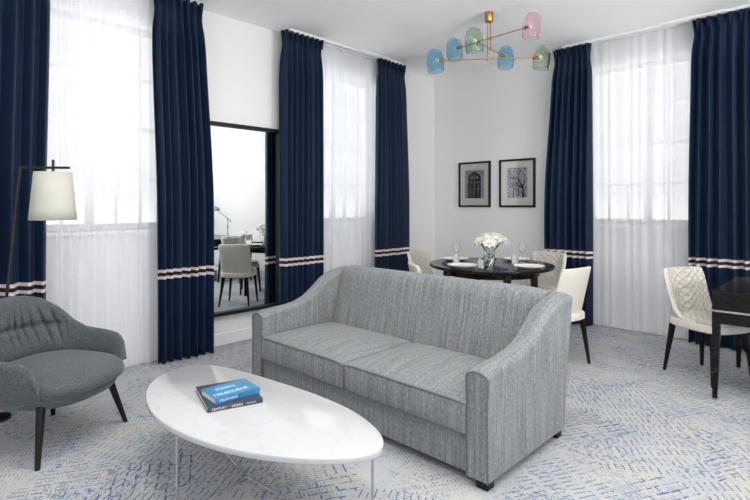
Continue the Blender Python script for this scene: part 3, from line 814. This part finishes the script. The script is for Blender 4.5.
FLN = ['low at the left front', 'at the front, left of centre', 'at the front centre', 'at the right front', 'low at the right', 'topmost, right of centre', 'high, left of centre', 'at the back left', 'at the back centre', 'outermost on the left', 'outermost at the back right', 'low at the front right']
for i, (x, y, z) in enumerate(FL):
    f = thing('flower', 'white flower in the glass vase, ' + FLN[i], 'flower', (vx, vy, TZ), 0, 'white flowers in the vase')
    b = Vector((x * -.25 + rnd.uniform(-.01, .01), y * -.25, .02)); mid = Vector((x * .32, y * .32, .13)); top = Vector((x, y, z))
    m = MB(); m.tube([b, mid, mid * .45 + top * .55, top], .0042, 6); build('stem', m, M['green'], f)
    o = build('bloom', blooms[i % 3], M['petal'], f, solid=.0008, angle=180); o.location = top - Vector((0, 0, .006)); d = (top - mid).normalized(); o.rotation_euler = d.to_track_quat('Z', 'Y').to_euler(); o.scale = (1.15, 1.15, 1.15)
    lf = MB(); dirv = Vector((math.cos(i * 2.1), math.sin(i * 2.1), .25)) * .055; c0 = mid * .55 + top * .45; sd = dirv.cross(Vector((0, 0, 1))).normalized() * .013
    lf.grid([[c0, c0 + Vector((0, 0, .001)), c0], [c0 + dirv * .5 - sd, c0 + dirv * .5 + Vector((0, 0, -.004)), c0 + dirv * .5 + sd], [c0 + dirv, c0 + dirv, c0 + dirv]]); build('leaf', lf, M['green'], f, solid=.0008)

# ------------------------------------------------------------------ chandelier
cxh, cyh = -2.553, 4.203
cd = thing('chandelier', 'brass three arm chandelier with blue, green and pink glass shades', 'chandelier', (cxh, cyh, 0))
m = MB(); m.lathe([(0, 3.085), (.034, 3.085), (.038, 3.089), (.038, 3.18), (0, 3.18)], 28); build('ceiling_canopy', m, M['brass'], cd, angle=50)
e1 = Vector((.7193, .6947, 0))    # spread of the two rods
for off, zb in ((-.014, 2.737), (.014, 2.832)):
    m = MB(); p = e1 * off; m.tube([(p.x, p.y, 3.09), (p.x, p.y, zb)], .0048, 10); build('rod', m, M['brass'], cd)
def arm_(z, ang, l0, l1, off, shA, shB):
    d = Vector((math.cos(ang), math.sin(ang), 0)); c = e1 * off + Vector((0, 0, z))
    m = MB(); m.tube([c - d * l0, c + d * l1], .0048, 10); a = build('arm', m, M['brass'], cd)
    m = MB(); m.lathe([(0, -.014), (.011, -.014), (.011, .014), (0, .014)], 16, tuple(c)); build('hub', m, M['brass'], a, angle=50)
    for sgn, L, mat in ((-1, l0, shA), (1, l1, shB)):
        e = c + d * sgn * L; rot = (d * sgn).to_track_quat('Z', 'Y').to_matrix().to_4x4(); rot.translation = e
        m = MB(); m.lathe([(0, -.012), (.013, -.012), (.013, .0), (.020, .002), (.020, .010), (.012, .012), (.012, .05), (0, .05)], 18); m.xf(rot); build('socket', m, M['brass'], a, angle=50)
        m = MB(); m.lathe([(0, 0)] + [(.019 * math.sin(PI * k / 8), .019 - .019 * math.cos(PI * k / 8)) for k in range(1, 8)] + [(0, .038)], 16); r2 = rot.copy(); r2.translation = e + d * sgn * .048; m.xf(r2); build('bulb', m, M['bulb'], a, angle=180)
        # bell of thick glass, open below, leaning outwards a little
        prof_o = [(.006, .115), (.030, .110), (.052, .095), (.068, .070), (.078, .035), (.083, -.01), (.082, -.055), (.076, -.095), (.072, -.108)]
        prof_i = [(r - .0055, z - (.004 if z > .06 else 0)) for r, z in prof_o[::-1]]; prof_i[-1] = (.004, .109)
        m = MB(); m.lathe(prof_o[::1] + prof_i, 32)
        m.f = [f for f in m.f if len(f) == 4]
        n0 = len(prof_o) + len(prof_i)
        m.f.append(list(range(32))); m.f.append([(n0 - 1) * 32 + k for k in range(32)])
        tl = Matrix.Rotation(R(7) * sgn, 4, Vector((-d.y, d.x, 0))); tl.translation = e + d * sgn * .085 + Vector((0, 0, 0)); m.xf(tl)
        fixn(build('glass_shade', m, mat, a, angle=60))
arm_(2.737, R(37.4), .41, .42, -.014, M['glass_blue'], M['glass_green'])
arm_(2.934, R(-5.2), .36, .36, .014, M['glass_blue'], M['glass_pink'])
arm_(2.832, R(94.7), .24, .25, .014, M['glass_green'], M['glass_blue'])

# ------------------------------------------------------------------ desk
dk = thing('desk', 'dark wood desk with chrome inlay line at the right edge', 'desk', (-.756, 4.15, 0))
W_, D_ = 1.5, .98
m = MB(); m.box(0, W_, 0, D_, .735, .752); build('desktop', m, M['wood'], dk, smooth=False, bevel=.002)
m = MB(); m.box(.002, W_ - .002, .002, D_ - .002, .625, .735); build('drawer_case', m, M['wood'], dk, smooth=False)
m = MB(); m.box(-.001, W_ + .001, -.001, D_ + .001, .612, .625); build('inlay_strip', m, M['chrome'], dk, smooth=False)
m = MB(); m.box(.03, W_ - .03, .01, .03, .53, .612); m.box(.03, W_ - .03, D_ - .03, D_ - .01, .53, .612); m.box(.01, .03, .03, D_ - .03, .565, .612); m.box(W_ - .03, W_ - .01, .03, D_ - .03, .565, .612)
build('apron', m, M['wood'], dk, smooth=False)
for x, y in ((.027, .027), (W_ - .027, .027), (.027, D_ - .027), (W_ - .027, D_ - .027)):
    lg = build('leg', tapered_leg((x, y, .612), (x - .008, y - .02, .014), .037, .020), M['wood'], dk, smooth=False, bevel=.002)
    build('foot_cap', tapered_leg((x - .008, y - .02, .014), (x - .009, y - .021, 0), .0205, .018), M['chrome'], lg, smooth=False)
dl = thing('desk_lamp', 'chrome desk lamp standing on the desk, seen in the mirror', 'desk lamp', (-.36, 4.85, .752), R(44 - 90)); dl.scale = (1.2, 1.2, 1.2)
m = MB(); m.lathe([(0, 0), (.085, 0), (.085, .008), (.06, .022), (.02, .03), (0, .03)], 32); build('base', m, M['chrome'], dl)
m = MB(); m.tube([(0, 0, .025), (0, 0, .29)], .008, 10); m.lathe([(0, .14), (.014, .14), (.014, .17), (0, .17)], 16); build('stem', m, M['chrome'], dl)
m = MB(); m.tube([(-.06, 0, .235), (0, 0, .29), (.17, 0, .43)], .006, 10); build('arm', m, M['chrome'], dl)
m = MB(); rot = Matrix.Rotation(R(14), 4, 'Y'); rot.translation = (.20, 0, .44)
m.lathe([(.012, .045), (.03, .04), (.055, .02), (.078, -.012), (.085, -.035), (.083, -.035), (.074, -.012), (.05, .016), (.028, .034), (.010, .038)], 28); m.xf(rot); build('lamp_head', m, M['chrome'], dl)
# chrome bin under the desk
wb = thing('waste_bin', 'round chrome waste bin on the carpet under the desk', 'bin', (-.46, 4.46, 0))
m = MB(); m.lathe([(.085, 0), (.10, .004), (.115, .19), (.118, .195), (.112, .196), (.108, .19), (.094, .01)], 32); build('bin_body', m, M['chrome'], wb, angle=60)

# ------------------------------------------------------------------ light
w = bpy.data.worlds.new('daylight'); S.world = w; w.use_nodes = True; nt = w.node_tree; bg = nt.nodes['Background']
tc = nt.nodes.new('ShaderNodeTexCoord'); sp = nt.nodes.new('ShaderNodeSeparateXYZ'); cr = nt.nodes.new('ShaderNodeValToRGB')
nt.links.new(tc.outputs['Generated'], sp.inputs[0]); nt.links.new(sp.outputs[2], cr.inputs[0]); nt.links.new(cr.outputs[0], bg.inputs[0])
mr = nt.nodes.new('ShaderNodeMapRange'); mr.inputs['From Min'].default_value = -.12; mr.inputs['From Max'].default_value = .02
nt.links.new(sp.outputs[2], mr.inputs[0]); nt.links.new(mr.outputs[0], cr.inputs[0])
GROUND, SKY = 2.2, .66      # glow added below the horizon to lift the ceiling, hazy bright sky above
cr.color_ramp.elements[0].position = 0; cr.color_ramp.elements[0].color = (1.0 * GROUND, .98 * GROUND, .95 * GROUND, 1)
cr.color_ramp.elements[1].position = 1; cr.color_ramp.elements[1].color = (.97 * SKY, .98 * SKY, 1.0 * SKY, 1)
bg.inputs[1].default_value = 1.0
def portal(loc, rot, sx, sy):
    l = bpy.data.lights.new('window_portal', 'AREA'); l.shape = 'RECTANGLE'; l.size = sx; l.size_y = sy; l.cycles.is_portal = True
    o = bpy.data.objects.new('window_portal', l); C.objects.link(o); o.location = loc; o.rotation_euler = rot
zc, hz = (SILL + HEAD) / 2, HEAD - SILL
portal((XL - .26, 1.37, zc), (R(90), 0, R(-90)), 1.22, hz)
portal((XL - .26, 4.04, zc), (R(90), 0, R(-90)), 1.22, hz)
portal((-1.68, YB + .26, zc), (R(90), 0, R(180)), 1.22, hz)
def daylight(loc, rot, sx, sy, rad):  # fill lamps added outside the unseen windows, stronger than the world light
    l = bpy.data.lights.new('window_daylight', 'AREA'); l.shape = 'RECTANGLE'; l.size = sx; l.size_y = sy; l.color = (1, .985, .96); l.energy = rad * sx * sy * PI
    o = bpy.data.objects.new('window_daylight', l); C.objects.link(o); o.location = loc; o.rotation_euler = rot
daylight((0, YF - .3, 1.5), (R(152), 0, 0), 1.8, 2.2, 4)
daylight((XR + .3, -.4, 1.5), (R(152), 0, R(90)), 2.0, 2.2, 5)
daylight((XR + .3, 3.0, 1.5), (R(152), 0, R(90)), 1.6, 2.2, 15)

# disc lamps added below the ceiling as top light for the lounge, no fittings
for x, y in ((-2.3, 2.0), (-1.3, 2.0), (-2.3, .8), (-1.3, .6), (-.2, 2.6)):
    l = bpy.data.lights.new('added_ceiling_fill', 'AREA'); l.shape = 'DISK'; l.size = .45; l.energy = 10.5; l.color = (1, .98, .95)
    o = bpy.data.objects.new('added_ceiling_fill', l); C.objects.link(o); o.location = (x, y, H - .01)

# ------------------------------------------------------------------ camera
cam = bpy.data.cameras.new('camera'); co = bpy.data.objects.new('camera', cam); C.objects.link(co)
co.location = (0, 0, 1.35); co.rotation_euler = (R(90), 0, R(44)); cam.sensor_width = 36; cam.lens = 36 * 505 / 750; cam.shift_y = -45 / 750; cam.clip_start = .05
S.camera = co
S.view_settings.view_transform = 'Standard'; S.view_settings.look = 'None'; S.view_settings.gamma = 1; S.view_settings.use_curve_mapping = False
S.view_settings.exposure = 0.52
